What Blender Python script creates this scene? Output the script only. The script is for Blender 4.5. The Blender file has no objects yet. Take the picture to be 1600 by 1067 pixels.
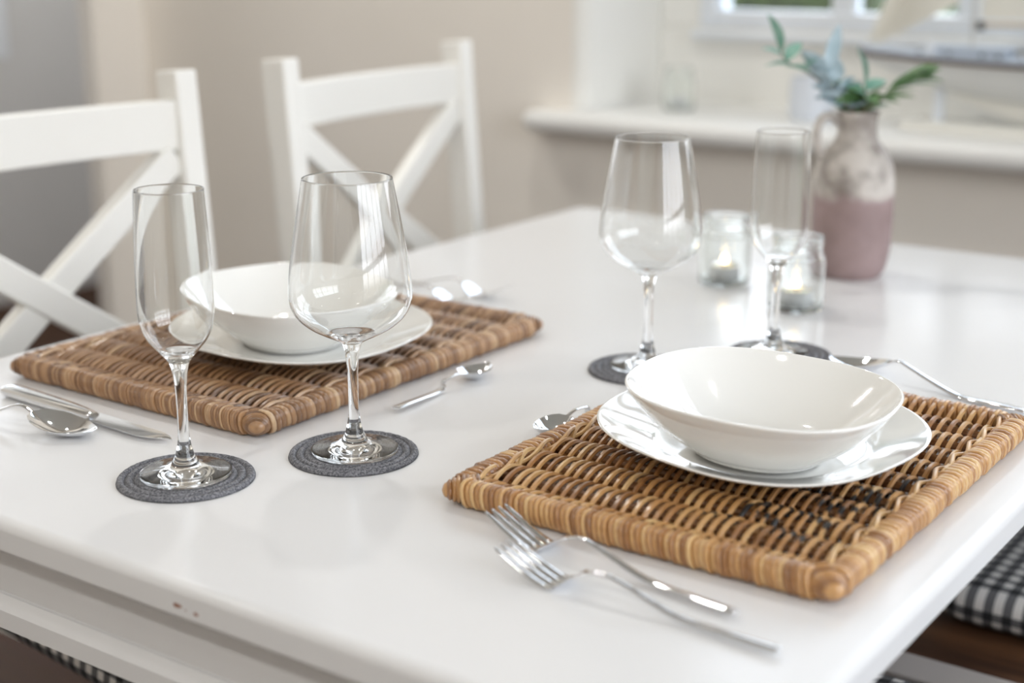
import bpy, math, random
from mathutils import Vector, Matrix
PI = math.pi
random.seed(7)
S = bpy.context.scene
COL = S.collection
TZ = 0.75                      # table top height

# ------------------------------------------------------------------ camera
FPX, HY = 2284.0, -85.0
pitch = math.atan((533.5 - HY) / FPX)
azim = math.radians(35.26)
cam_d = bpy.data.cameras.new('camera')
cam = bpy.data.objects.new('camera', cam_d)
COL.objects.link(cam)
cam.location = (0, 0, TZ + 0.40)
cam.rotation_euler = (PI / 2 - pitch, 0, azim)
cam_d.sensor_width = 36.0
cam_d.sensor_fit = 'HORIZONTAL'
cam_d.lens = 36.0 * FPX / 1600.0
cam_d.clip_start = 0.02
cam_d.clip_end = 200
cam_d.dof.use_dof = True
cam_d.dof.focus_distance = 1.165
cam_d.dof.aperture_fstop = 3.0
cam_d.dof.aperture_blades = 0
S.camera = cam

LAMP_W = 5.4
SKY_FAR, SKY_SUN = 4.2, 6.6
# ------------------------------------------------------------------ world: bright overcast sky over a dim lawn
W = bpy.data.worlds.new('overcast_sky')
S.world = W
W.use_nodes = True
nt = W.node_tree
nt.nodes.clear()
tc = nt.nodes.new('ShaderNodeTexCoord')
sep = nt.nodes.new('ShaderNodeSeparateXYZ')
rmp = nt.nodes.new('ShaderNodeValToRGB')
mp = nt.nodes.new('ShaderNodeMapRange')
bg = nt.nodes.new('ShaderNodeBackground')
out = nt.nodes.new('ShaderNodeOutputWorld')
nt.links.new(tc.outputs['Generated'], sep.inputs[0])
nt.links.new(sep.outputs['Z'], mp.inputs['Value'])
mp.inputs['From Min'].default_value = -1
mp.inputs['From Max'].default_value = 1
nt.links.new(mp.outputs[0], rmp.inputs[0])
nt.links.new(rmp.outputs[0], bg.inputs['Color'])
cr = rmp.color_ramp
cr.elements[0].position = 0.0
cr.elements[0].color = (0.10, 0.10, 0.095, 1)
cr.elements[1].position = 1.0
cr.elements[1].color = (0.62, 0.78, 1.0, 1)
for p_, c_ in ((0.485, (0.15, 0.15, 0.145, 1)), (0.515, (0.95, 0.96, 1.0, 1)), (0.7, (0.84, 0.91, 1.0, 1))):
    e = cr.elements.new(p_)
    e.color = c_
# the cloud is far brighter towards the veiled sun, on the side of the big right-hand window
dt = nt.nodes.new('ShaderNodeVectorMath'); dt.operation = 'DOT_PRODUCT'
sun_dir = Vector((.85, -.30, .46)).normalized()
dt.inputs[1].default_value = sun_dir
nt.links.new(tc.outputs['Generated'], dt.inputs[0])
gm = nt.nodes.new('ShaderNodeMapRange'); gm.interpolation_type = 'SMOOTHSTEP'
gm.inputs['From Min'].default_value = .15; gm.inputs['From Max'].default_value = .95
gm.inputs['To Min'].default_value = SKY_FAR; gm.inputs['To Max'].default_value = SKY_SUN
nt.links.new(dt.outputs['Value'], gm.inputs['Value'])
nt.links.new(gm.outputs[0], bg.inputs['Strength'])
nt.links.new(bg.outputs[0], out.inputs[0])

# sky portals in the two windows that light the table
def portal(name, loc, rot, sx, sy):
    l = bpy.data.lights.new(name, 'AREA')
    l.shape = 'RECTANGLE'
    l.size, l.size_y = sx, sy
    l.cycles.is_portal = True
    o = bpy.data.objects.new(name, l)
    COL.objects.link(o)
    o.location = loc
    o.rotation_euler = rot
portal('window_portal', (-0.45, 2.90, 1.62), (-PI / 2, 0, 0), 2.1, 1.3)
portal('window_portal', (1.80, 1.00, 1.27), (0, PI / 2, 0), 2.35, 2.7)

# unseen ceiling lamps, suggested by warm glints; spread and power added as fill
for lx, ly, lk in ((-2.35, 1.65, 1.6), (-1.45, 1.85, 1.4), (.25, 1.75, .7), (-2.2, -.1, .9), (-.6, .2, .35), (.75, .3, .4), (-.8, -1.0, 2.3), (.5, -1.1, 1.8), (-3.5, 2.9, 3.2)):
    l = bpy.data.lights.new('ceiling_fill_lamp', 'AREA')
    l.shape = 'DISK'; l.size = .11; l.energy = LAMP_W * lk; l.color = (1.0, .98, .945)
    o = bpy.data.objects.new('ceiling_fill_lamp', l); COL.objects.link(o); o.location = (lx, ly, 2.46)

# ------------------------------------------------------------------ exposure and sampling quality
S.view_settings.view_transform = 'Standard'
S.view_settings.look = 'None'
S.view_settings.gamma = 1
S.view_settings.use_curve_mapping = False
S.view_settings.exposure = 0.0
cy = S.cycles
cy.max_bounces = 24
cy.transmission_bounces = 20
cy.glossy_bounces = 8
cy.diffuse_bounces = 5
cy.transparent_max_bounces = 16
cy.caustics_reflective = True
cy.caustics_refractive = True
cy.blur_glossy = 0.3
cy.sample_clamp_indirect = 8
cy.use_denoising = True

# ================================================================== materials
def mat(name, col=(.8, .8, .8), rough=.5, metal=0., coat=0., spec=.5, **kw):
    m = bpy.data.materials.new(name)
    m.use_nodes = True
    b = m.node_tree.nodes['Principled BSDF']
    b.inputs['Base Color'].default_value = (*col, 1)
    b.inputs['Roughness'].default_value = rough
    b.inputs['Metallic'].default_value = metal
    b.inputs['Coat Weight'].default_value = coat
    b.inputs['Coat Roughness'].default_value = .08
    b.inputs['Specular IOR Level'].default_value = spec
    for k, v in kw.items():
        b.inputs[k].default_value = v
    return m

def nodes(m):
    return m.node_tree.nodes, m.node_tree.links, m.node_tree.nodes['Principled BSDF']

def noise_col(m, scale, c1, c2, stretch=(1, 1, 1), lo=.35, hi=.65, bump=0., detail=4, coord='Object'):
    n, l, b = nodes(m)
    t = n.new('ShaderNodeTexCoord')
    mpg = n.new('ShaderNodeMapping')
    mpg.inputs['Scale'].default_value = stretch
    nz = n.new('ShaderNodeTexNoise')
    nz.inputs['Scale'].default_value = scale
    nz.inputs['Detail'].default_value = detail
    r = n.new('ShaderNodeValToRGB')
    r.color_ramp.elements[0].position = lo
    r.color_ramp.elements[0].color = (*c1, 1)
    r.color_ramp.elements[1].position = hi
    r.color_ramp.elements[1].color = (*c2, 1)
    l.new(t.outputs[coord], mpg.inputs[0])
    l.new(mpg.outputs[0], nz.inputs['Vector'])
    l.new(nz.outputs['Fac'], r.inputs[0])
    l.new(r.outputs[0], b.inputs['Base Color'])
    if bump:
        bp = n.new('ShaderNodeBump')
        bp.inputs['Strength'].default_value = bump
        bp.inputs['Distance'].default_value = .002
        l.new(nz.outputs['Fac'], bp.inputs['Height'])
        l.new(bp.outputs[0], b.inputs['Normal'])
    return m

M = {}
M['paint'] = mat('white_chair_paint', (.86, .85, .81), .38)
M['porcelain'] = mat('white_porcelain', (.86, .855, .825), .03, coat=1.)
M['steel'] = mat('polished_steel', (.80, .81, .825), .06, 1.)
M['wall'] = noise_col(mat('beige_wall_paint', rough=.85), 3, (.79, .745, .68), (.81, .765, .70))
M['greywall'] = noise_col(mat('grey_wall_paint', rough=.85), 3, (.60, .60, .60), (.62, .62, .62))
M['reveal'] = mat('cream_reveal_paint', (.79, .785, .75), .7)
M['ceiling'] = mat('white_ceiling_paint', (.82, .81, .79), .9)
M['frame'] = mat('white_window_frame', (.74, .78, .83), .3)
M['sill'] = mat('white_window_sill', (.82, .82, .80), .3)
M['wax'] = mat('candle_wax', (.85, .82, .76), .5, **{'Subsurface Weight': .3})
M['tin'] = mat('tealight_tin', (.75, .75, .76), .3, 1.)
M['wick'] = mat('burnt_wick', (.02, .018, .016), .9)
M['hull'] = mat('pale_grey_hull_paint', (.64, .65, .64), .45)
M['keel'] = mat('pale_hull_paint', (.78, .77, .72), .45)
M['deck'] = mat('pale_wood_deck', (.55, .47, .36), .6)
M['bluepaint'] = mat('blue_grey_paint', (.42, .48, .56), .5)
M['darkmetal'] = mat('dark_fitting', (.05, .055, .06), .4)
M['sail'] = mat('cream_sail_cloth', (.84, .82, .76), .9)
n_, l_ = M['sail'].node_tree.nodes, M['sail'].node_tree.links
tl_ = n_.new('ShaderNodeBsdfTranslucent'); tl_.inputs['Color'].default_value = (.86, .84, .78, 1)
mx_ = n_.new('ShaderNodeMixShader'); mx_.inputs[0].default_value = .45
l_.new(n_['Principled BSDF'].outputs[0], mx_.inputs[1]); l_.new(tl_.outputs[0], mx_.inputs[2]); l_.new(mx_.outputs[0], n_['Material Output'].inputs[0])
M['whitepot'] = mat('white_glazed_pot', (.64, .68, .74), .3)
M['twig'] = mat('twig_bark', (.16, .12, .07), .8)

# flame
mf = bpy.data.materials.new('candle_flame')
mf.use_nodes = True
n, l, b = nodes(mf)
b.inputs['Base Color'].default_value = (1, .7, .35, 1)
b.inputs['Emission Color'].default_value = (1, .72, .36, 1)
b.inputs['Emission Strength'].default_value = 9
M['flame'] = mf

# clear glass
def glassmat(name, col=(1, 1, 1), ior=1.5):
    m = bpy.data.materials.new(name)
    m.use_nodes = True
    n, l = m.node_tree.nodes, m.node_tree.links
    n.clear()
    g = n.new('ShaderNodeBsdfGlass')
    g.inputs['Color'].default_value = (*col, 1)
    g.inputs['Roughness'].default_value = 0
    g.inputs['IOR'].default_value = ior
    o = n.new('ShaderNodeOutputMaterial')
    l.new(g.outputs[0], o.inputs[0])
    return m
M['glass'] = glassmat('clear_crystal', (.995, .998, .997), 1.50)
M['jarglass'] = glassmat('clear_jar_glass', (.985, .995, .99), 1.48)
# thin window pane
m = bpy.data.materials.new('window_pane')
m.use_nodes = True
n, l = m.node_tree.nodes, m.node_tree.links
n.clear()
tr = n.new('ShaderNodeBsdfTransparent')
gl = n.new('ShaderNodeBsdfGlossy')
gl.inputs['Roughness'].default_value = .02
fr = n.new('ShaderNodeFresnel')
fr.inputs['IOR'].default_value = 1.45
mx = n.new('ShaderNodeMixShader')
o = n.new('ShaderNodeOutputMaterial')
l.new(fr.outputs[0], mx.inputs[0]); l.new(tr.outputs[0], mx.inputs[1]); l.new(gl.outputs[0], mx.inputs[2]); l.new(mx.outputs[0], o.inputs[0])
M['pane'] = m

# table paint with two small chips in the front edge
m = mat('white_table_lacquer', (.755, .755, .76), .20, coat=0., spec=.36)
n, l, b = nodes(m)
g = n.new('ShaderNodeNewGeometry')
prev = None
fac = None
for i, (cx, cy_, cz, rad) in enumerate(((-.6855, .589, .7335, .0042), (-.6680, .589, .7320, .0030), (-.6780, .589, .7325, .0016))):
    d = n.new('ShaderNodeVectorMath'); d.operation = 'DISTANCE'
    sc = n.new('ShaderNodeVectorMath'); sc.operation = 'MULTIPLY'
    sc.inputs[1].default_value = (1, 1, 2.2)
    nzv = n.new('ShaderNodeTexNoise'); nzv.inputs['Scale'].default_value = 350
    l.new(g.outputs['Position'], sc.inputs[0])
    l.new(g.outputs['Position'], nzv.inputs['Vector'])
    d.inputs[1].default_value = (cx, cy_, cz * 2.2)
    l.new(sc.outputs[0], d.inputs[0])
    ad = n.new('ShaderNodeMath'); ad.operation = 'MULTIPLY_ADD'
    l.new(nzv.outputs['Fac'], ad.inputs[0]); ad.inputs[1].default_value = .005
    l.new(d.outputs['Value'], ad.inputs[2])
    lt = n.new('ShaderNodeMath'); lt.operation = 'LESS_THAN'
    l.new(ad.outputs[0], lt.inputs[0]); lt.inputs[1].default_value = rad + .0022
    if fac is None: fac = lt.outputs[0]
    else:
        mxm = n.new('ShaderNodeMath'); mxm.operation = 'MAXIMUM'
        l.new(fac, mxm.inputs[0]); l.new(lt.outputs[0], mxm.inputs[1]); fac = mxm.outputs[0]
mc = n.new('ShaderNodeMixRGB')
mc.inputs[1].default_value = (.755, .755, .76, 1); mc.inputs[2].default_value = (.32, .16, .11, 1)
l.new(fac, mc.inputs[0]); l.new(mc.outputs[0], b.inputs['Base Color'])
M['table'] = m

# floor boards
m = mat('dark_floor_boards', rough=.6, spec=.2)
n, l, b = nodes(m)
t = n.new('ShaderNodeTexCoord')
br = n.new('ShaderNodeTexBrick')
br.inputs['Color1'].default_value = (.085, .036, .016, 1)
br.inputs['Color2'].default_value = (.055, .024, .011, 1)
br.inputs['Mortar'].default_value = (.015, .008, .005, 1)
br.inputs['Scale'].default_value = 1
br.inputs['Mortar Size'].default_value = .004
br.inputs['Brick Width'].default_value = 1.2
br.inputs['Row Height'].default_value = .14
nz = n.new('ShaderNodeTexNoise'); nz.inputs['Scale'].default_value = 6; nz.inputs['Detail'].default_value = 6
mpg = n.new('ShaderNodeMapping'); mpg.inputs['Scale'].default_value = (1, 9, 1)
mxr = n.new('ShaderNodeMixRGB'); mxr.blend_type = 'MULTIPLY'; mxr.inputs[0].default_value = .6
l.new(t.outputs['Object'], br.inputs['Vector']); l.new(t.outputs['Object'], mpg.inputs[0]); l.new(mpg.outputs[0], nz.inputs['Vector'])
l.new(br.outputs['Color'], mxr.inputs[1]); l.new(nz.outputs['Color'], mxr.inputs[2]); l.new(mxr.outputs[0], b.inputs['Base Color'])
M['floor'] = m
M['darkwood'] = noise_col(mat('dark_stained_wood', rough=.55, spec=.25), 5, (.045, .018, .008), (.11, .048, .02), (1, 9, 9), bump=.1)

# gingham cloth
m = mat('black_and_white_gingham', rough=.9)
n, l, b = nodes(m)
t = n.new('ShaderNodeTexCoord')
sp = n.new('ShaderNodeSeparateXYZ')
l.new(t.outputs['Object'], sp.inputs[0])
shy = n.new('ShaderNodeMath'); shy.operation = 'ADD'; l.new(sp.outputs['Y'], shy.inputs[0]); l.new(sp.outputs['Z'], shy.inputs[1])
ms = []
for ax in ('X', 'Y'):
    a = n.new('ShaderNodeMath'); a.operation = 'MULTIPLY'; a.inputs[1].default_value = 1 / .0205
    l.new(sp.outputs['X'] if ax == 'X' else shy.outputs[0], a.inputs[0])
    f = n.new('ShaderNodeMath'); f.operation = 'FRACT'; l.new(a.outputs[0], f.inputs[0])
    lt = n.new('ShaderNodeMath'); lt.operation = 'LESS_THAN'; l.new(f.outputs[0], lt.inputs[0]); lt.inputs[1].default_value = .52
    ms.append(lt)
ad = n.new('ShaderNodeMath'); ad.operation = 'ADD'
l.new(ms[0].outputs[0], ad.inputs[0]); l.new(ms[1].outputs[0], ad.inputs[1])
hf = n.new('ShaderNodeMath'); hf.operation = 'MULTIPLY'; hf.inputs[1].default_value = .5; l.new(ad.outputs[0], hf.inputs[0])
r = n.new('ShaderNodeValToRGB'); r.color_ramp.interpolation = 'CONSTANT'
r.color_ramp.elements[0].color = (.72, .70, .67, 1)
r.color_ramp.elements[1].position = .75; r.color_ramp.elements[1].color = (.018, .019, .021, 1)
e = r.color_ramp.elements.new(.25); e.color = (.13, .13, .135, 1)
l.new(hf.outputs[0], r.inputs[0]); l.new(r.outputs[0], b.inputs['Base Color'])
M['gingham'] = m
M['taupe'] = mat('taupe_paint', (.42, .385, .36), .6)

# rattan: per-strand tone stored on the mesh, black dye where the mesh says so
def rattan(name, cols):
    m = mat(name, rough=.34, spec=.6, coat=.35)
    m.node_tree.nodes['Principled BSDF'].inputs['Coat Roughness'].default_value = .22
    n, l, b = nodes(m)
    at = n.new('ShaderNodeAttribute'); at.attribute_name = 'tone'
    dy = n.new('ShaderNodeAttribute'); dy.attribute_name = 'dye'
    r = n.new('ShaderNodeValToRGB')
    r.color_ramp.elements[0].color = (*cols[0], 1)
    r.color_ramp.elements[1].color = (*cols[3], 1)
    for p_, c_ in ((.35, cols[1]), (.7, cols[2])):
        e = r.color_ramp.elements.new(p_); e.color = (*c_, 1)
    nz = n.new('ShaderNodeTexNoise'); nz.inputs['Scale'].default_value = 120; nz.inputs['Detail'].default_value = 3
    t = n.new('ShaderNodeTexCoord'); l.new(t.outputs['Object'], nz.inputs['Vector'])
    ml = n.new('ShaderNodeMath'); ml.operation = 'MULTIPLY_ADD'; ml.inputs[1].default_value = .35
    l.new(nz.outputs['Fac'], ml.inputs[0])
    sb = n.new('ShaderNodeMath'); sb.operation = 'SUBTRACT'; sb.inputs[1].default_value = .17
    l.new(at.outputs['Fac'], sb.inputs[0]); l.new(sb.outputs[0], ml.inputs[2])
    l.new(ml.outputs[0], r.inputs[0])
    mx = n.new('ShaderNodeMixRGB'); mx.inputs[2].default_value = (.008, .008, .009, 1)
    l.new(dy.outputs['Fac'], mx.inputs[0]); l.new(r.outputs[0], mx.inputs[1]); l.new(mx.outputs[0], b.inputs['Base Color'])
    return m
M['rattan_gold'] = rattan('golden_rattan', ((.10, .042, .014), (.33, .150, .048), (.52, .285, .105), (.66, .45, .21)))
M['rattan_brown'] = rattan('brown_rattan', ((.075, .036, .017), (.23, .115, .05), (.39, .215, .10), (.58, .40, .23)))

# braided grey coaster cord
m = mat('grey_braided_cord', rough=.8)
n, l, b = nodes(m)
t = n.new('ShaderNodeTexCoord')
v = n.new('ShaderNodeTexNoise'); v.inputs['Scale'].default_value = 620; v.inputs['Detail'].default_value = 2
l.new(t.outputs['Object'], v.inputs['Vector'])
r = n.new('ShaderNodeValToRGB')
r.color_ramp.elements[0].color = (.07, .072, .082, 1); r.color_ramp.elements[0].position = .36
r.color_ramp.elements[1].color = (.27, .27, .29, 1); r.color_ramp.elements[1].position = .70
l.new(v.outputs['Fac'], r.inputs[0]); l.new(r.outputs[0], b.inputs['Base Color'])
bp = n.new('ShaderNodeBump'); bp.inputs['Strength'].default_value = .3; bp.inputs['Distance'].default_value = .0005
l.new(v.outputs['Fac'], bp.inputs['Height']); l.new(bp.outputs[0], b.inputs['Normal'])
M['coaster'] = m

# two-tone stoneware jug
m = mat('two_tone_stoneware', rough=.6)
n, l, b = nodes(m)
t = n.new('ShaderNodeTexCoord'); sp = n.new('ShaderNodeSeparateXYZ'); l.new(t.outputs['Object'], sp.inputs[0])
nz = n.new('ShaderNodeTexNoise'); nz.inputs['Scale'].default_value = 22; nz.inputs['Detail'].default_value = 5; l.new(t.outputs['Object'], nz.inputs['Vector'])
ma = n.new('ShaderNodeMath'); ma.operation = 'MULTIPLY_ADD'; ma.inputs[1].default_value = .035
l.new(nz.outputs['Fac'], ma.inputs[0]); l.new(sp.outputs['Z'], ma.inputs[2])
mr = n.new('ShaderNodeMapRange'); mr.inputs['From Min'].default_value = .117; mr.inputs['From Max'].default_value = .128
l.new(ma.outputs[0], mr.inputs['Value'])
r2 = n.new('ShaderNodeValToRGB')
r2.color_ramp.elements[0].position = .38; r2.color_ramp.elements[0].color = (.20, .17, .15, 1)
r2.color_ramp.elements[1].position = .58; r2.color_ramp.elements[1].color = (.56, .52, .48, 1)
l.new(nz.outputs['Fac'], r2.inputs[0])
r1 = n.new('ShaderNodeValToRGB')
r1.color_ramp.elements[0].position = .3; r1.color_ramp.elements[0].color = (.235, .165, .16, 1)
r1.color_ramp.elements[1].position = .7; r1.color_ramp.elements[1].color = (.33, .24, .235, 1)
l.new(nz.outputs['Fac'], r1.inputs[0])
mx = n.new('ShaderNodeMixRGB'); l.new(mr.outputs[0], mx.inputs[0]); l.new(r1.outputs[0], mx.inputs[1]); l.new(r2.outputs[0], mx.inputs[2])
l.new(mx.outputs[0], b.inputs['Base Color'])
M['stoneware'] = m

M['leaf'] = noise_col(mat('green_leaf', rough=.5), 60, (.09, .20, .075), (.19, .31, .14))
M['leafblue'] = noise_col(mat('blue_grey_leaf', rough=.45), 60, (.32, .43, .48), (.48, .59, .65))
M['leafteal'] = noise_col(mat('teal_leaf', rough=.5), 60, (.13, .33, .25), (.26, .45, .37))
M['hedge'] = noise_col(mat('hedge_leaves', rough=.8), 14, (.012, .022, .008), (.10, .13, .045), lo=.4, hi=.7)
M['lawn'] = noise_col(mat('lawn_grass', rough=.9), 20, (.05, .075, .025), (.09, .12, .045))

# ================================================================== mesh helpers
def mesh_obj(name, vs, fs, m, parent=None, smooth=True, attrs=None, angle=None):
    me = bpy.data.meshes.new(name)
    me.from_pydata([tuple(v) for v in vs], [], fs)
    me.update()
    if m is not None:
        me.materials.append(m)
    if smooth:
        me.polygons.foreach_set('use_smooth', [True] * len(me.polygons))
    if attrs:
        for k, vals in attrs.items():
            a = me.attributes.new(k, 'FLOAT', 'POINT')
            a.data.foreach_set('value', vals)
    if angle:
        try: me.set_sharp_from_angle(angle=math.radians(angle))
        except Exception: pass
    o = bpy.data.objects.new(name, me)
    COL.objects.link(o)
    if parent is not None:
        o.parent = parent
    return o

class MB:
    """collects pieces of one mesh"""
    def __init__(s): s.v = []; s.f = []; s.tone = []; s.dye = []
    def add(s, vs, fs, tone=None, dye=None):
        b = len(s.v)
        s.v += [Vector(v) for v in vs]
        s.f += [tuple(i + b for i in f) for f in fs]
        s.tone += list(tone) if tone is not None else [.5] * len(vs)
        s.dye += list(dye) if dye is not None else [0.] * len(vs)
    def box(s, x0, x1, y0, y1, z0, z1):
        s.add([(x0,y0,z0),(x1,y0,z0),(x1,y1,z0),(x0,y1,z0),(x0,y0,z1),(x1,y0,z1),(x1,y1,z1),(x0,y1,z1)],
              [(0,3,2,1),(4,5,6,7),(0,1,5,4),(1,2,6,5),(2,3,7,6),(3,0,4,7)])
    def obj(s, name, m, parent=None, smooth=True, angle=35, attrs=False, bevel=0.):
        o = mesh_obj(name, s.v, s.f, m, parent, smooth, {'tone': s.tone, 'dye': s.dye} if attrs else None, angle)
        if bevel:
            bv = o.modifiers.new('bevel', 'BEVEL'); bv.width = bevel; bv.segments = 2; bv.limit_method = 'ANGLE'
        return o

def thing(name, label, cat, loc=(0,0,0), rz=0., group=None):
    o = bpy.data.objects.new(name, None)
    COL.objects.link(o)
    o.empty_display_size = .05
    o.location = loc; o.rotation_euler = (0, 0, rz)
    return tag(o, label, cat, group)
def tag(o, label, cat, group=None):
    o['label'] = label; o['category'] = cat
    if group: o['group'] = group
    return o
def structure(o):
    o['kind'] = 'structure'
    return o
def copy_tree(o, parent=None):
    c = o.copy(); COL.objects.link(c)
    if parent is not None:
        c.parent = parent
        c.matrix_parent_inverse = o.matrix_parent_inverse
    for ch in list(o.children):
        copy_tree(ch, c)
    return c

def sweep(pts, half_w, half_h, n=12, power=2., side=None, closed=False, caps=True):
    """tube with a superellipse section; side = sideways reference direction"""
    pts = [Vector(p) for p in pts]
    N = len(pts)
    hw = half_w if hasattr(half_w, '__len__') else [half_w] * N
    hh = half_h if hasattr(half_h, '__len__') else [half_h] * N
    vs = []; fs = []
    ref = Vector(side) if side is not None else None
    prev = None
    for i, p in enumerate(pts):
        a = pts[i - 1] if (i > 0 or closed) else pts[i]
        b = pts[(i + 1) % N] if (i < N - 1 or closed) else pts[i]
        t = (b - a).normalized()
        if ref is not None:
            sd = (ref - t * ref.dot(t)).normalized()
        else:
            if prev is None:
                sd = t.orthogonal().normalized()
            else:
                sd = (prev - t * prev.dot(t)).normalized()
            prev = sd
        up = t.cross(sd)
        for k in range(n):
            th = 2 * PI * k / n
            c, s_ = math.cos(th), math.sin(th)
            ex = 2. / power
            vs.append(p + sd * (hw[i] * math.copysign(abs(c) ** ex, c)) + up * (hh[i] * math.copysign(abs(s_) ** ex, s_)))
    for i in range(N if closed else N - 1):
        j = (i + 1) % N
        for k in range(n):
            k2 = (k + 1) % n
            fs.append((i * n + k, i * n + k2, j * n + k2, j * n + k))
    if caps and not closed:
        fs.append(tuple(range(n - 1, -1, -1)))
        fs.append(tuple((N - 1) * n + k for k in range(n)))
    return vs, fs

def lathe(prof, n=64, cap0=False, cap1=False, shape=None):
    """revolve (r, z) points; shape(theta, index) scales the radius"""
    vs = []; fs = []
    N = len(prof)
    for i, (r_, z_) in enumerate(prof):
        for k in range(n):
            th = 2 * PI * k / n
            s_ = shape(th, i) if shape else 1.
            vs.append((r_ * s_ * math.cos(th), r_ * s_ * math.sin(th), z_))
    for i in range(N - 1):
        for k in range(n):
            k2 = (k + 1) % n
            fs.append((i * n + k, i * n + k2, (i + 1) * n + k2, (i + 1) * n + k))
    if cap0: fs.append(tuple(range(n - 1, -1, -1)))
    if cap1: fs.append(tuple((N - 1) * n + k for k in range(n)))
    return vs, fs

def spline(pts, per=8):
    """Catmull-Rom through points of any dimension"""
    P = [tuple(p) for p in pts]
    P = [P[0]] + P + [P[-1]]
    res = []
    for i in range(1, len(P) - 2):
        for s_ in range(per):
            t = s_ / per
            res.append(tuple(.5 * ((2 * b) + (c - a) * t + (2 * a - 5 * b + 4 * c - d) * t * t + (-a + 3 * b - 3 * c + d) * t ** 3)
                             for a, b, c, d in zip(P[i - 1], P[i], P[i + 1], P[i + 2])))
    res.append(P[-2])
    return res

def strip(st, m=6):
    """flatware body. stations (x, z, half_width, thickness, dish) -> closed shell; dish sinks the middle"""
    vs = []; fs = []
    row = 2 * (2 * m + 1)
    for (x, z, w, th, d) in st:
        top = []; bot = []
        for j in range(-m, m + 1):
            u = math.sin(PI / 2 * j / m)
            edge = math.sqrt(max(0., 1 - u * u))
            top.append((x, u * w, z - d * (1 - u * u) + th * .5 * (.25 + .75 * edge)))
            bot.append((x, u * w, z - d * (1 - u * u) - th * .5 * (.25 + .75 * edge)))
        vs += top + bot[::-1]
    for i in range(len(st) - 1):
        for k in range(row):
            k2 = (k + 1) % row
            fs.append((i * row + k, (i + 1) * row + k, (i + 1) * row + k2, i * row + k2))
    fs.append(tuple(range(row)))
    fs.append(tuple((len(st) - 1) * row + k for k in range(row - 1, -1, -1)))
    return vs, fs

# ================================================================== the room
XL, XR, YB, YR, ZC = -2.887, 1.70, 2.50, -1.70, 2.50
def slab(name, m, *boxes, label=None):
    b = MB()
    for bx in boxes: b.box(*bx)
    return structure(b.obj(name, m, None, smooth=False, angle=None))
slab('floor', M['floor'], (-4.2, XR + .3, YR - .1, 3.0, -.06, 0), (-4.2, XL, 3.0, 4.3, -.06, 0))
slab('ceiling', M['ceiling'], (-4.2, XR + .3, YR - .1, 3.0, ZC, ZC + .06), (-4.2, XL, 3.0, 4.3, ZC, ZC + .06))
WX0, WX1, WZ0, WZ1, WY = -1.586, 0.60, 0.788, 2.28, 2.81
slab('wall_back', M['wall'],
     (XL - .03, WX0 - .032, YB, 2.92, 0, ZC), (WX0 - .032, WX0, YB, 2.92, 0, WZ0), (WX0 - .032, WX0, YB, 2.92, WZ1, ZC), (WX1, XR + .3, YB, 2.92, 0, ZC), (WX0, WX1, YB, 2.92, 0, WZ0), (WX0, WX1, YB, 2.92, WZ1, ZC))
# plastered lining of the deep window recess, rounded where it meets the room
b = MB()
rv = [(-1.586 - .0, YB - .003)]
arc = [(-1.616 + .03 * math.sin(a), YB - .0005 + .03 * (1 - math.cos(a))) for a in [i * PI / 16 for i in range(9)]]
prof = [(-1.6185, YB - .0005)] + arc + [(-1.586, 2.81)]
vs = [(x, y, z) for z in (WZ0 + .04, WZ1) for x, y in prof]
k = len(prof)
b.add(vs, [(i, i + 1, k + i + 1, k + i) for i in range(k - 1)])
structure(b.obj('trim_2', M['reveal'], None))
slab('wall_left', M['wall'], (XL - .03, XL, 2.344, YB, 0, ZC), (XL - .03, XL, YR, 1.25, 0, ZC), (XL - .03, XL, 1.25, 2.344, 2.12, ZC))
b = MB()
b.box(XL - .036, XL + .012, 2.332, 2.346, 0, 2.12)
structure(b.obj('trim_3', M['wall'], None, smooth=False))
slab('wall_rear', M['wall'], (-4.2, XR + .3, YR - .1, YR, 0, ZC))
# room beyond the opening, with its own window
slab('wall_far', M['greywall'], (-4.2, -4.1, YR, 4.3, 0, .80), (-4.2, -4.1, YR, 1.60, .80, ZC), (-4.2, -4.1, 2.985, 4.3, .80, ZC), (-4.2, -4.1, 1.60, 2.985, 2.1, ZC),
     (-4.1, XL, 4.2, 4.3, 0, ZC), (XL - .03, XL, 2.92, 4.2, 0, ZC))
# right wall with the big window
slab('wall_right', M['wall'], (XR, XR + .12, YR, -.35, 0, ZC), (XR, XR + .12, 2.35, YB, 0, ZC), (XR, XR + .12, -.35, 2.35, 0, .10), (XR, XR + .12, -.35, 2.35, 2.44, ZC))

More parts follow.
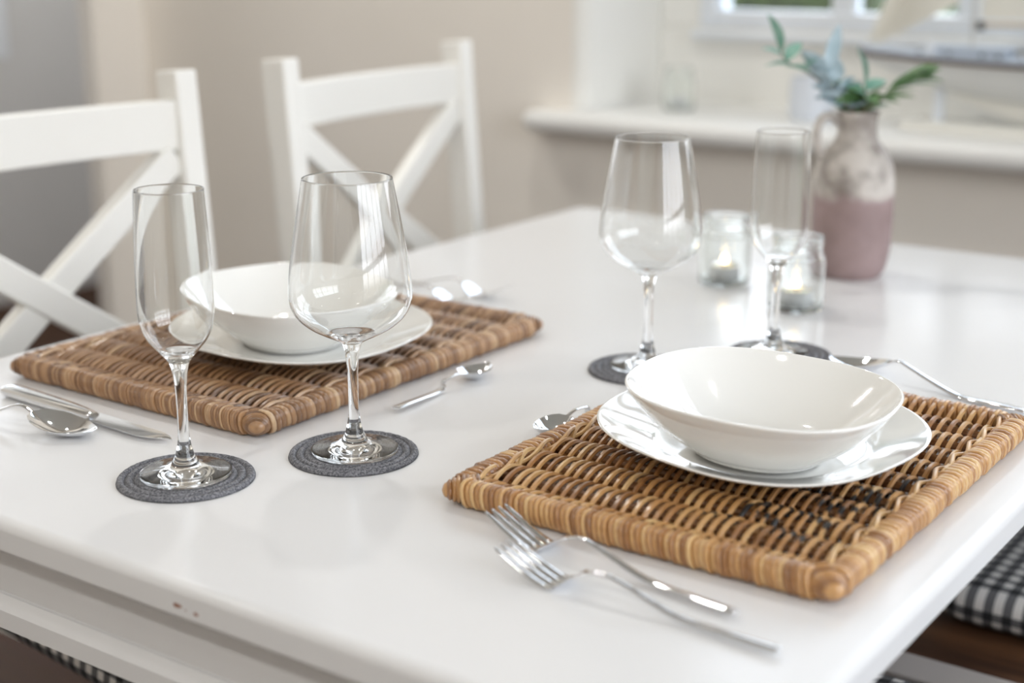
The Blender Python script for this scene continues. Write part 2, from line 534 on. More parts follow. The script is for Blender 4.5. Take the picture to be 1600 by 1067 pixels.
def window(name, axis, pos, a0, a1, z0, z1, bars_a, bars_z, fw=.06, bw=.035, lower=0.):
    """frame and glazing bars in a wall; axis 'y' = facing the room along y"""
    root = structure(bpy.data.objects.new(name, None)); COL.objects.link(root)
    def bx(mb, p0, p1, q0, q1, d0, d1):
        if axis == 'y': mb.box(p0, p1, pos + d0, pos + d1, q0, q1)
        else: mb.box(pos + d0, pos + d1, p0, p1, q0, q1)
    f = MB()
    bx(f, a0, a0 + fw, z0, z1, -.03, .05); bx(f, a1 - fw, a1, z0, z1, -.03, .05)
    bx(f, a0 + fw, a1 - fw, z1 - fw, z1, -.03, .05); bx(f, a0 + fw, a1 - fw, z0, z0 + fw, -.03, .05)
    fo = f.obj('window_frame', M['frame'], root, smooth=False, bevel=.004)
    for p in bars_a:
        g = MB(); bx(g, p - bw / 2, p + bw / 2, z0 + fw, z1 - fw, -.015, .03); g.obj('glazing_bar', M['frame'], fo, smooth=False)
    for z in bars_z:
        g = MB(); bx(g, a0 + fw, a1 - fw, z - bw / 2, z + bw / 2, -.013, .028); g.obj('glazing_bar', M['frame'], fo, smooth=False)
    g = MB(); bx(g, a0 + fw, a1 - fw, z0 + fw, z1 - fw, .004, .008); g.obj('window_pane', M['pane'], root, smooth=False)
    return root
# back window: a deep panel below, then the casement
w1 = window('window_1', 'y', 2.82, -1.49, 0.58, .985, WZ1, (-1.18, -.925, -.45, .05), (1.70,), fw=.035, bw=.045)
b = MB(); b.box(WX0, WX1, 2.79, 2.86, .80, .985); b.box(WX0, -1.485, 2.795, 2.86, .985, WZ1); b.obj('lower_panel', M['reveal'], w1, smooth=False, bevel=.004)
b = MB(); b.box(-1.50, .58, 2.765, 2.80, .962, .978); b.obj('drip_rail', M['frame'], w1, smooth=False, bevel=.005)
window('window_2', 'x', XR + .06, -.35, 2.35, .10, 2.44, (.20, .75, 1.30, 1.85), (1.05, 1.80), fw=.07, bw=.05)
window('window_3', 'x', -4.15, 1.60, 2.985, .80, 2.1, (2.25,), (1.5,), fw=.06)
# window sill with a rounded nose and a rounded left end
def sill():
    x0, x1, y0, y1 = -1.70, WX1 + .12, 2.43, 2.80
    zt, zb, rc = .829, .788, .02
    pl = [(x1, y1), (WX0 + .004, y1), (WX0 + .004, YB + .0), (x0, YB)]
    pl += [(x0 + rc - rc * math.cos(a), y0 + rc - rc * math.sin(a)) for a in [i * PI / 16 for i in range(9)]]
    pl += [(x1, y0)]
    b = MB(); k = len(pl)
    # nose: slightly under-cut so that the lower edge stands back
    prof = [(0.012, zb), (.004, zb + .006), (0, zb + .016), (0, zt - .012), (.004, zt - .004), (.012, zt)]
    cx = [(-.6 - x) for x, y in pl]
    rows = []
    for off, z in prof:
        row = []
        for (x, y) in pl:
            dx = off if x < -1.66 and y < YB + .001 else 0
            dy = off if y < 2.46 else 0
            row.append((x + dx, y + dy, z))
        rows.append(row)
    vs = [p for r_ in rows for p in r_]
    fs = []
    for i in range(len(prof) - 1):
        for j in range(k):
            j2 = (j + 1) % k
            fs.append((i * k + j, i * k + j2, (i + 1) * k + j2, (i + 1) * k + j))
    fs.append(tuple(range(k - 1, -1, -1))); fs.append(tuple((len(prof) - 1) * k + j for j in range(k)))
    fs = [f[::-1] for f in fs]
    b.add(vs, fs)
    return structure(b.obj('trim_1', M['sill'], None, angle=40))
sill()
b = MB(); b.box(-2.887, XR, YB - .016, YB, 0, .09); structure(b.obj('baseboard_back', M['frame'], None, smooth=False))

# outdoors
b = MB(); b.box(-30, 30, 2.95, 40, -.35, -.30); structure(b.obj('ground', M['lawn'], None, smooth=False))
def bush(name, label, loc, rx, ry, rz_, seed):
    rnd = random.Random(seed)
    lob = [(rnd.uniform(-1, 1) * rx * .8, rnd.uniform(-1, 1) * ry * .6, rnd.uniform(.3, .8) * rz_, rnd.uniform(.3, .55) * rz_) for _ in range(16)]
    mb = MB()
    for (x, y, z, r_) in lob:
        vs, fs = lathe([(r_ * math.sin(a) * (1 + .12 * rnd.uniform(-1, 1)), r_ * -math.cos(a)) for a in [PI * i / 10 for i in range(11)]], 16)
        vs = [(p[0] * (1 + rnd.uniform(-.12, .12)) + x, p[1] * (1 + rnd.uniform(-.12, .12)) + y, p[2] * (1 + rnd.uniform(-.1, .1)) + z) for p in vs]
        mb.add(vs, fs)
    for x, y in ((0, 0), (.15, .1)):
        mb.add(*sweep([(x, y, -.02), (x * .8, y, rz_ * .5)], .06, .06, 8))
    o = mb.obj(name, M['hedge'], None); o.location = loc
    return tag(o, label, 'shrub', 'shrubs outside the window')
for i, (x, y, rx, h, lb) in enumerate(((-8.6, 8.6, 1.2, 1.7, 'dark green shrub outside the window, left end of the panes'),
                                   (-4.9, 8.9, 1.2, 1.55, 'dark green shrub seen through the panes behind the sails'),
                                   (-1.6, 8.6, 1.1, 1.5, 'dark green shrub seen through the panes at the right edge'))):
    bush('garden_shrub', lb, (x, y, -.3), rx, .7, h, 20 + i)

# ================================================================== table
TX0, TX1, TY0, TY1 = -1.242, -.279, .590, 1.945
t = thing('dining_table', 'white lacquered dining table with a panelled apron and small chips in its front edge', 'table', ((TX0 + TX1) / 2, (TY0 + TY1) / 2, 0))
hx, hy = (TX1 - TX0) / 2, (TY1 - TY0) / 2
def rounded_rect(hx, hy, r_, n=6):
    out_ = []
    for cx, cy_, a0 in ((hx - r_, hy - r_, 0), (-hx + r_, hy - r_, PI / 2), (-hx + r_, -hy + r_, PI), (hx - r_, -hy + r_, 1.5 * PI)):
        for i in range(n + 1):
            a = a0 + PI / 2 * i / n
            out_.append((cx + r_ * math.cos(a), cy_ + r_ * math.sin(a)))
    return out_
prof = [(.008, .7215), (.002, .7235), (0, .7265), (0, .7272), (0, .7418), (0, .7425), (.0006, .7452), (.0022, .7477), (.0047, .7494), (.0078, .75), (.0085, .75), (.012, .75), (.03, .75)]
rows = [[(x, y, z) for x, y in rounded_rect(hx - o_, hy - o_, max(.004, .016 - o_ * .6))] for o_, z in prof]
k = len(rows[0])
vs = [p for r_ in rows for p in r_]
fs = []
for i in range(len(rows) - 1):
    for j in range(k):
        j2 = (j + 1) % k
        fs.append((i * k + j, i * k + j2, (i + 1) * k + j2, (i + 1) * k + j))
fs.append(tuple(range(k - 1, -1, -1))); fs.append(tuple((len(rows) - 1) * k + j for j in range(k)))
b = MB(); b.add(vs, fs); b.obj('tabletop', M['table'], t, angle=60)
# apron boards: face, then a chamfered lower moulding that stands out
def apron(p0, p1, nrm):
    """board from p0 to p1 (inner line), nrm = outward unit vector"""
    p0 = Vector(p0); p1 = Vector(p1); nv = Vector(nrm)
    pr = [(-.02, .7215), (0, .7215), (0, .6715), (-.002, .6700), (-.002, .6690), (.001, .6685), (.009, .6600), (.009, .6450), (-.02, .6450)]
    mb = MB()
    k = len(pr)
    vs = [(p + nv * d_) + Vector((0, 0, z)) for p in (p0, p1) for d_, z in pr]
    fs = [(j, (j + 1) % k, k + (j + 1) % k, k + j) for j in range(k)] + [tuple(range(k - 1, -1, -1)), tuple(range(k, 2 * k))]
    mb.add(vs, fs)
    bmo = mb.obj('apron', M['table'], t, smooth=False)
    return bmo
ins = .030
al, ar, ay = hx - .030, hx - .115, hy - ins       # the right-hand apron stands further in
apron((-al + .03, -ay, 0), (ar - .03, -ay, 0), (0, -1, 0))
apron((-al + .03, ay, 0), (ar - .03, ay, 0), (0, 1, 0))
apron((-al, -ay + .03, 0), (-al, ay - .03, 0), (-1, 0, 0))
apron((ar, -ay + .03, 0), (ar, ay - .03, 0), (1, 0, 0))
for cx in (-al + .03, ar - .03):
    for sy in (-1, 1):
        vs, fs = sweep([(cx, sy * (ay - .03), z) for z in (.7215, .62, .60, 0)], [.036, .036, .034, .026], [.036, .036, .034, .026], 12, 8, side=(1, 0, 0))
        b = MB(); b.add(vs, fs); b.obj('leg', M['table'], t)

# ================================================================== chairs
def bar(pts, hw, hh, side, name, parent, bev=.003):
    """square-section bar with softened edges"""
    vs, fs = sweep(pts, hw, hh, 4, 2., side=side)
    # turn the diamond section into an upright rectangle
    N = len(pts); out_ = []
    for i in range(N):
        r_ = [Vector(v) for v in vs[i * 4:i * 4 + 4]]
        cen = (r_[0] + r_[2]) / 2; a = r_[0] - cen; b_ = r_[1] - cen
        out_ += [cen + a + b_, cen - a + b_, cen - a - b_, cen + a - b_]
    mb = MB(); mb.add(out_, fs)
    o = mb.obj(name, M['paint'], parent, smooth=True, angle=30)
    bv = o.modifiers.new('bevel', 'BEVEL'); bv.width = bev; bv.segments = 3; bv.limit_method = 'ANGLE'; bv.angle_limit = math.radians(50)
    return o
HW = .226
def make_chair(label):
    c = thing('dining_chair', label, 'chair', group='dining chairs around the table')
    P = M['paint']
    def post_x(z):                      # back posts lean away from the table above the seat
        return .040 - .040 * max(0., (z - .44) / .56) if z > .44 else .040 - .03 * (.44 - z) / .44
    for s_ in (-1, 1):
        zs = [0, .2, .44, .6, .8, 1.0]
        hw = [.0155, .017, .017, .017, .017, .0168]
        bar([(post_x(z), s_ * HW, z) for z in zs], hw, [h * 1.2 for h in hw], (0, 1, 0), 'back_post', c, .0035)
    # bowed top rail
    def rail(name, z, hh, ht, bow):
        pts = [(post_x(z) + .002 - bow * (1 - (y / .214) ** 2), y, z) for y in [-.214 + .428 * i / 16 for i in range(17)]]
        bar(pts, hh, ht, (0, 0, 1), name, c)
    rail('top_rail', .934, .031, .010, .020)
    rail('lower_rail', .590, .020, .010, .006)
    # crossed braces
    for s_, off in ((1, .0), (-1, .004)):
        pts = []
        for i in range(13):
            u = i / 12
            y = s_ * (.208 - .416 * u); z = .895 - .290 * u
            pts.append((post_x(z) + off - .008 * (1 - abs(2 * u - 1) ** 2), y, z))
        d_ = Vector((0, -s_ * .416, -.290)).normalized()
        sd = Vector((0, d_.z, -d_.y))
        bar(pts, .019, .010, sd, 'cross_brace', c)
    # seat
    pr = [(.006, .425), (0, .430), (0, .444), (.006, .45)]
    rows = [[(x + .265, y, z) for x, y in rounded_rect(.205 - o_, .176 - o_, .025)] for o_, z in pr]
    k = len(rows[0]); vs = [p for r_ in rows for p in r_]; fs = []
    for i in range(3):
        for j in range(k):
            j2 = (j + 1) % k
            fs.append((i * k + j, i * k + j2, (i + 1) * k + j2, (i + 1) * k + j))
    fs.append(tuple(range(k - 1, -1, -1))); fs.append(tuple(3 * k + j for j in range(k)))
    b = MB(); b.add(vs, fs); b.obj('seat', P, c)
    for s_ in (-1, 1):
        vs, fs = sweep([(.435, s_ * .135, z) for z in (.425, .2, 0)], [.018, .017, .014], [.018, .017, .014], 16, 7, side=(0, 1, 0))
        b = MB(); b.add(vs, fs); b.obj('front_leg', P, c)
        b = MB(); b.box(.065, .42, s_ * .105 - .009, s_ * .105 + .009, .400, .425); b.obj('seat_rail', P, c, smooth=False)
    b = MB(); b.box(.428, .446, -.13, .13, .395, .425); b.obj('seat_rail', P, c, smooth=False)
    return c
def make_cushion(label):
    mb = MB()
    rows = []
    N = 11
    for i in range(N):
        a = -PI / 2 + PI * i / (N - 1)
        z = .024 * math.copysign(abs(math.sin(a)) ** .8, math.sin(a))
        sc = abs(math.cos(a)) ** .55 if 0 < i < N - 1 else .0
        sc = .70 + .30 * sc if 0 < i < N - 1 else .60
        rows.append([(x * sc, y * sc, z) for x, y in rounded_rect(.195, .172, .035, 5)])
    k = len(rows[0]); vs = [p for r_ in rows for p in r_]; fs = []
    for i in range(N - 1):
        for j in range(k):
            j2 = (j + 1) % k
            fs.append((i * k + j, i * k + j2, (i + 1) * k + j2, (i + 1) * k + j))
    fs.append(tuple(range(k - 1, -1, -1))); fs.append(tuple((N - 1) * k + j for j in range(k)))
    mb.add(vs, fs)
    return tag(mb.obj('seat_cushion', M['gingham'], None), label, 'cushion')
chair_spots = [  # origin (middle of the back at floor level), turn, label, cushion label
    (-1.4155, 1.042, math.radians(-1.), 'white cross-back dining chair cut off by the left edge of the photo',
     'black and white gingham cushion, just a sliver under the front apron at lower left'),
    (-1.457, 1.705, math.radians(5.), 'white cross-back dining chair at the far left side, whole back in view',
     'gingham cushion on the farther white chair at the left side, hidden by the table')]
src = cush = None
for (x, y, rz, lb, cl) in chair_spots:
    if src is None:
        src = c = make_chair(lb); cush = q = make_cushion(cl)
    else:
        c = copy_tree(src); c['label'] = lb
        q = None
    c.location = (x, y, 0); c.rotation_euler = (0, 0, rz)
    if q is None: continue
    off = Matrix.Rotation(rz, 3, 'Z') @ Vector((.268, 0, 0))
    q.location = (x + off.x, y + off.y - .048, .4745); q.rotation_euler = (0, 0, rz - .10)

# dark bench along the right side of the table, with two gingham cushions
bench = thing('bench', 'dark brown wooden bench under the right side of the table at lower right', 'bench', (-.27, 1.30, 0))
for i in range(9):
    y0 = -.70 + 1.40 * i / 9
    mb = MB(); mb.box(-.205, .205, y0 + .002, y0 + 1.40 / 9 - .002, .408, .432); mb.obj('seat_board', M['darkwood'], bench, smooth=False, bevel=.003)
mb = MB(); mb.box(-.205, .205, -.012, .040, .4325, .455); o = mb.obj('cross_board', M['taupe'], bench, smooth=False, bevel=.002); o['label'] = 'pale taupe cross board between the cushions'
for s_ in (-1, 1):
    mb = MB(); mb.box(s_ * .165 - .012, s_ * .165 + .012, -.66, .66, .34, .408); mb.obj('side_rail', M['darkwood'], bench, smooth=False)
    for q_ in (-1, 1):
        mb = MB(); mb.box(s_ * .165 - .025, s_ * .165 + .025, q_ * .64 - .025, q_ * .64 + .025, 0, .408); mb.obj('leg', M['darkwood'], bench, smooth=False, bevel=.003)
for (y, lb) in ((1.640, 'black and white gingham cushion large in view at the lower right under the table edge'),
                (1.082, 'gingham cushion at the bottom edge below the golden placemat, barely in view')):
    q = cush.copy(); COL.objects.link(q); q['label'] = lb; q['group'] = 'gingham cushions on the bench'
    q.location = (-.285, y, .4565); q.rotation_euler = (0, 0, PI)

# ================================================================== woven placemats
def make_mat(label, loc, rz, LX, LY, mt, seed, dye=(), pitch=.0044):
    rnd = random.Random(seed)
    root = thing('woven_placemat', label, 'placemat', loc, rz, 'rattan placemats on the table')
    B = .0105                              # border half thickness
    zc = B + .0003
    ix, iy = LX / 2 - 2 * B, LY / 2 - 2 * B + .004
    def dyed(x, y):
        for seg in dye:
            for (ax_, ay_), (bx_, by_) in zip(seg[:-1], seg[1:]):
                dx, dy = bx_ - ax_, by_ - ay_
                L2 = dx * dx + dy * dy or 1e-9
                u = max(0, min(1, ((x - ax_) * dx + (y - ay_) * dy) / L2))
                if math.hypot(x - ax_ - u * dx, y - ay_ - u * dy) < .0042: return 1.
        return 0.
    # weave: strands run along y over and under rods that run along x
    ns = max(6, round(2 * iy / .0395)); s_ = 2 * iy / ns
    nw = round(2 * ix / .0043); p = 2 * ix / nw
    mb = MB()
    for j in range(ns + 1):
        y = -iy + j * s_
        vs, fs = sweep([(-ix - .006, y, zc), (0, y, zc), (ix + .006, y, zc)], .0034, .0026, 8)
        mb.add(vs, fs, [.22] * len(vs), [dyed(v[0], v[1]) for v in vs])
    per = 12
    for k in range(nw + 1):
        edge = k in (0, nw)
        x = -ix + k * p
        amp = .0056 if not edge else .0066
        tone = .28 + .55 * rnd.random() if not edge else .85
        jx, jz = rnd.uniform(-.0004, .0004), rnd.uniform(-.0004, .0004)
        pts = []; rr = []
        for i in range(ns * per + 1):
            u = i / per
            y = -iy + u * s_
            ph = math.cos(PI * (u + k))
            a_ = amp * math.copysign(abs(ph) ** .8, ph)
            xx = x + jx + (.0006 if k % 2 else -.0006) * math.sin(PI * u)
            if edge: xx += (.004 if k else -.004) * (math.cos(PI * (u + k)))
            pts.append((xx, y, zc + .0012 + a_ + jz))
        w_ = .00215 * rnd.uniform(.88, 1.1)
        vs, fs = sweep(pts, w_, w_, 6, side=(1, 0, 0))
        tn = []
        for i in range(len(pts)):
            # strands change colour a little along their length
            q = tone + .12 * math.sin(i * .07 + k * 1.7)
            tn += [q] * 6
        mb.add(vs, fs, tn, [dyed(v[0], v[1]) for v in vs])
    for sx in (-1, 1):
        for ph0 in (0, PI):
            pts = []
            for i in range(ns * per + 1):
                u = i / per
                a_ = PI * u + ph0
                pts.append((sx * (ix + .0012) + .0036 * math.cos(a_), -iy + u * s_, zc + .0062 + .0032 * math.sin(a_)))
            vs, fs = sweep(pts, .0019, .0019, 7, side=(1, 0, 0))
            mb.add(vs, fs, [.80 + .06 * math.cos(ph0)] * len(vs))
    mb.obj('woven_panel', mt, root, attrs=True)
    # wrapped borders
    def border(p0, p1, pitch, bright, hh):
        p0, p1 = Vector(p0), Vector(p1)
        L = (p1 - p0).length; d_ = (p1 - p0).normalized()
        nr = round(L / pitch); seg = 6
        pts = []; rad = []; tone = []
        tn = .5
        for i in range(nr):
            tn = max(.05, min(1., bright + rnd.uniform(-.33, .33)))
            big = rnd.uniform(.93, 1.06)
            for j in range(seg):
                u = j / seg
                pts.append(p0 + d_ * (L * (i + u) / nr)); tone.append(tn if j else tn * .55)
                rad.append(B * (.87 + .13 * math.sin(PI * u) ** .6) * big)
        pts.append(p1); rad.append(B * .87); tone.append(tn)
        n = 14
        vs, fs = sweep(pts, rad, [r_ * hh for r_ in rad], n, 2.6, side=d_.cross(Vector((0, 0, 1))))
        # strands lie slightly aslant and follow a wavering line
        for i in range(len(pts)):
            for k in range(n):
                th = 2 * PI * k / n
                vs[i * n + k] = vs[i * n + k] + d_ * (.0022 * math.sin(th))
        m_ = MB(); m_.add(vs, fs, [q for q in tone for _ in range(n)])
        m_.obj('border', mt, root, attrs=True)
    ex, ey = LX / 2 - B, LY / 2 - B
    border((-ex + .010, -ey, zc), (ex - .010, -ey, zc), pitch, .58, 1.0)
    border((-ex + .010, ey, zc), (ex - .010, ey, zc), pitch, .58, 1.0)
    border((-ex, -ey + .008, zc), (-ex, ey - .008, zc), .0062, .55, 1.0)
    border((ex, -ey + .008, zc), (ex, ey - .008, zc), .0062, .62, 1.0)
    # wrapped corner knobs
    for sx in (-1, 1):
        for sy in (-1, 1):
            prof = []; tn = []
            T = [i / 44 for i in range(45)]
            for u in T:
                tpos = -.015 + .029 * u
                base = .0128 * math.sqrt(max(.0, 1 - max(0, (u - .35) / .65) ** 2.0)) if u > .35 else .0128
                rid = .80 + .20 * abs(math.sin(u * PI * 8)) ** .7
                prof.append((max(base * rid, .0003), tpos))
            vs, fs = lathe(prof, 20, False, True)
            d_ = Vector((sx, sy, 0)).normalized(); side = Vector((-d_.y, d_.x, 0)); up = Vector((0, 0, 1))
            vv = []; tone = []
            for idx, (a_, b_, c_) in enumerate(vs):
                q = Vector((sx * (ex - .002), sy * (ey - .002), zc)) + d_ * (c_ + .10 * a_) + side * a_ * 1.05 + up * b_ * .84
                q.z = max(q.z, .0006)
                vv.append(q)
                row = idx // 20
                tone.append(.16 + .55 * ((int(row / 44 * 8) * 37 % 10) / 10))
            m_ = MB(); m_.add(vv, fs, tone); m_.obj('corner_knot', mt, root, attrs=True)
    return root
def loc2(pts, c): return [(x - c[0], y - c[1]) for x, y in pts]
c2 = (-.4735, 1.003)
letter = [[(-.4265, .8640), (-.4232, .8690), (-.4163, .8885), (-.4134, .9015), (-.4044, .9021), (-.3932, .9017), (-.3818, .8987), (-.3702, .8907), (-.3587, .8804)],
          [(-.4080, .8800), (-.3990, .8760), (-.3905, .8690), (-.3850, .8600), (-.3760, .8590), (-.3650, .8520)],
          [(-.4100, .9420), (-.3950, .9480), (-.3800, .9420), (-.3650, .9500), (-.3560, .9520)],
          [(-.3720, .9640), (-.3600, .9600), (-.3500, .9520), (-.3440, .9380)],
          [(-.3800, .9210), (-.3700, .9150), (-.3560, .9230)],
          [(-.3560, .9800), (-.3480, .9900), (-.3400, 1.012)],
          [(-.4380, .8580), (-.4370, .8590)]]
letter = [loc2(s_, c2) for s_ in letter]
make_mat('brown rattan placemat at the back left, under the farther plate', (-1.007, 1.036, TZ), 0., .334, .432, M['rattan_brown'], 3, (), .0031)
make_mat('golden rattan placemat with black woven marks at the near right', (c2[0], c2[1], TZ), 0., .316, .412, M['rattan_gold'], 5, letter)

# ================================================================== porcelain
def squircle(n_, amount):
    def f(th, i):
        c_, s_ = abs(math.cos(th)), abs(math.sin(th))
        r_ = (c_ ** n_ + s_ ** n_) ** (-1 / n_)
        a_ = amount[i]
        return 1 + (r_ - 1) * a_
    return f
def dish(name, label, cat, group, outer, inner, loc, rz, tilt=(0, 0), k=1., n_=2.45):
    """outer and inner profiles (r, z); the outside runs up to the rim and the inside back down"""
    pr = [(r_ * k, z_) for r_, z_ in spline(outer, 5) + spline(inner, 6)[1:]]
    R = max(p[0] for p in pr)
    am = [max(0., min(1., (p[0] / R - .25) / .75)) for p in pr]
    vs, fs = lathe(pr, 96, True, True, squircle(n_, am))
    o = mesh_obj(name, vs, fs, M['porcelain'], None, True)
    # tilt = slope of the base along x and y: a dish on uneven wicker never sits quite level
    q = Vector((-tilt[0], -tilt[1], 1)).normalized()
    o.rotation_mode = 'QUATERNION'
    o.rotation_quaternion = Vector((0, 0, 1)).rotation_difference(q) @ Matrix.Rotation(rz, 3, 'Z').to_quaternion()
    o.location = loc
    return tag(o, label, cat, group)
plate_out = [(.060, 0), (.068, 0), (.072, .003), (.085, .0045), (.105, .0105), (.119, .0165), (.1232, .0188), (.1242, .0202)]
plate_in = [(.1242, .0202), (.1230, .0208), (.119, .0195), (.105, .0142), (.090, .0090), (.0835, .0068), (.078, .0060), (.06, .0058), (.001, .0058)]
bowl_out = [(.046, 0), (.051, 0), (.054, .003), (.062, .0075), (.083, .0235), (.0975, .0395), (.1038, .0490), (.1046, .0512)]
bowl_in = [(.1046, .0512), (.1036, .0520), (.1018, .0508), (.0945, .0425), (.0785, .0272), (.0585, .0122), (.045, .0072), (.030, .0060), (.001, .0058)]
ZM = TZ + .0213
p1, p2 = (-.970, 1.0145), (-.4660, .9960)
G1, G2 = 'dinner plates on the placemats', 'soup bowls on the plates'
dish('dinner_plate', 'white porcelain dinner plate on the back left brown placemat', 'plate', G1, plate_out, plate_in, (p1[0], p1[1], ZM + .001), .10, (-.035, .015), .972)
dish('dinner_plate', 'glossy white porcelain dinner plate on the near right golden placemat', 'plate', G1, plate_out, plate_in, (p2[0], p2[1], ZM + .0012), -.183, (-.033, .022), .972)
dish('soup_bowl', 'shallow white soup bowl on the plate at the back left, seen behind two glasses', 'bowl', G2, bowl_out, bowl_in, (p1[0], p1[1] - .012, ZM + .0080), -.24, (-.040, .0), .958)
dish('soup_bowl', 'shallow white soup bowl on the near right plate, nearest to the camera', 'bowl', G2, bowl_out, bowl_in, (-.4550, .9680, ZM + .0078), .095, (-.041, -.020), .955)

# ================================================================== glasses
def make_glass(name, label, cat, group, bowl_prof, wall, top_z, bottom_z, n=72):
    """open part meshes that share their joint rings, so together they bound one body of glass"""
    root = thing(name, label, cat, group=group)
    # outside of the foot and stem
    foot = [(.0006, .0006), (.020, .0004), (.0335, .0), (.0350, .0008), (.0354, .0018), (.0347, .0028), (.030, .0036), (.020, .0054), (.012, .0086), (.0082, .0140), (.0062, .0205), (.0052, .0250)]
    foot = spline(foot, 4)
    stem = spline([(.0052, .0250), (.0043, .034), (.0041, .050), (.0043, .066), (.0050, .076), (.0062, .0845), (.0080, .0905)], 5)
    outer = spline(bowl_prof, 6)
    inner = []
    for (r_, z_) in outer[::-1]:
        inner.append((r_, z_))
    # inner wall: offset along the profile normal
    ins_ = []
    for i, (r_, z_) in enumerate(outer):
        a = outer[max(0, i - 1)]; c_ = outer[min(len(outer) - 1, i + 1)]
        tx, tz = c_[0] - a[0], c_[1] - a[1]
        L = math.hypot(tx, tz) or 1
        nx, nz_ = -tz / L, tx / L
        th = wall
        ins_.append((r_ + nx * th, z_ + nz_ * th))
    zmin = bottom_z
    ins_ = [q for q in ins_ if q[1] > zmin and q[0] > .003]
    rim_o, rim_i = outer[-1], ins_[-1]
    rc, rz_ = (rim_o[0] + rim_i[0]) / 2, (rim_o[1] + rim_i[1]) / 2
    hr = math.hypot(rim_o[0] - rim_i[0], rim_o[1] - rim_i[1]) / 2
    a0 = math.atan2(rim_o[1] - rz_, rim_o[0] - rc)
    mids = [(rc + hr * math.cos(a0 + PI * q / 8), rz_ + hr * math.sin(a0 + PI * q / 8)) for q in range(1, 8)]
    q0 = ins_[0]
    tail = spline([q0, (q0[0] * .72, zmin + (q0[1] - zmin) * .42), (q0[0] * .35, zmin + .0004), (.0004, zmin)], 5)[1:]
    bowl = outer + mids + ins_[::-1] + tail
    for nm, pr, c0, c1 in (('foot', foot, True, False), ('stem', stem, False, False), ('glass_bowl', bowl, False, True)):
        vs, fs = lathe(pr, n, c0, c1)
        mesh_obj(nm, vs, fs, M['glass'], root)
    return root
wine_prof = [(.0080, .0905), (.0130, .0935), (.0230, .0985), (.0335, .1045), (.0425, .1125), (.0475, .1215), (.0490, .1300), (.0482, .1430), (.0458, .1620), (.0418, .1870), (.0372, .2120), (.0352, .2225)]
flute_prof = [(.0080, .0905), (.0108, .0945), (.0165, .1010), (.0218, .1075), (.0258, .1150), (.0280, .1240), (.0287, .1350), (.0284, .1550), (.0275, .1850), (.0262, .2130), (.0257, .2225)]
gz = TZ + .0042
wg = make_glass('wine_glass', 'empty wine glass on the grey coaster at the centre left, largest of the four glasses', 'wine glass', 'wine glasses on coasters', wine_prof, .0008, .2225, .0972)
wg.location = (-.7530, .8440, gz)
w2 = copy_tree(wg); w2.location = (-.6835, 1.1950, gz)
w2['label'] = 'empty wine glass behind the near right bowl, left of the champagne flute'
fg = make_glass('champagne_flute', 'empty champagne flute on the leftmost grey coaster, nearest the left edge', 'champagne flute', 'champagne flutes on coasters', flute_prof, .0008, .2225, .0982)
fg.location = (-.8235, .7265, gz)
f2 = copy_tree(fg); f2.location = (-.6040, 1.3100, gz)
f2['label'] = 'empty champagne flute at the back right in front of the jug and a candle jar'

# ================================================================== coasters
def make_coaster(label):
    prof = [(.0004, .0002), (.050, .0002), (.0525, .0006)]
    R, rings = .0530, 8
    w_ = R / rings
    top = []
    for i in range(rings):
        for j in range(9):
            u = j / 9
            top.append((R - (i + u) * w_, .0004 + .0036 * math.sqrt(max(0, 1 - (2 * u - 1) ** 2))))
    prof += top + [(.0004, .0026)]
    vs, fs = lathe(prof, 120, True, True)
    n = 120
    vs = [Vector(v) for v in vs]
    for i, (r_, z_) in enumerate(prof[:-1]):
        if i < 3: continue
        ring = (i - 3) // 9; u = ((i - 3) % 9) / 9
        for k in range(n):
            th = 2 * PI * k / n
            v = vs[i * n + k]
            v.z += .00030 * math.sin(th * max(6, int(90 * r_ / R)) + u * 5 * (1 if ring % 2 else -1)) * math.sin(PI * u)
            s_ = 1 + .006 * math.sin(2 * th + ring)
            v.x *= s_; v.y *= s_
    return tag(mesh_obj('coaster', vs, fs, M['coaster']), label, 'coaster', 'round grey coasters under the glasses')
cs = make_coaster('round grey braided coaster under the flute nearest the left edge')
cs.location = (-.8235, .7265, TZ)
for (x, y, rz, lb) in ((-.7545, .8440, 1., 'round grey braided coaster under the wine glass at the centre left'),
                       (-.6860, 1.1900, 2., 'round grey braided coaster half hidden behind the left rim of the near right bowl'),
                       (-.6000, 1.3150, 3., 'round grey braided coaster behind the near right bowl, under the back flute')):
    q = cs.copy(); COL.objects.link(q); q.location = (x, y, TZ); q.rotation_euler = (0, 0, rz); q['label'] = lb

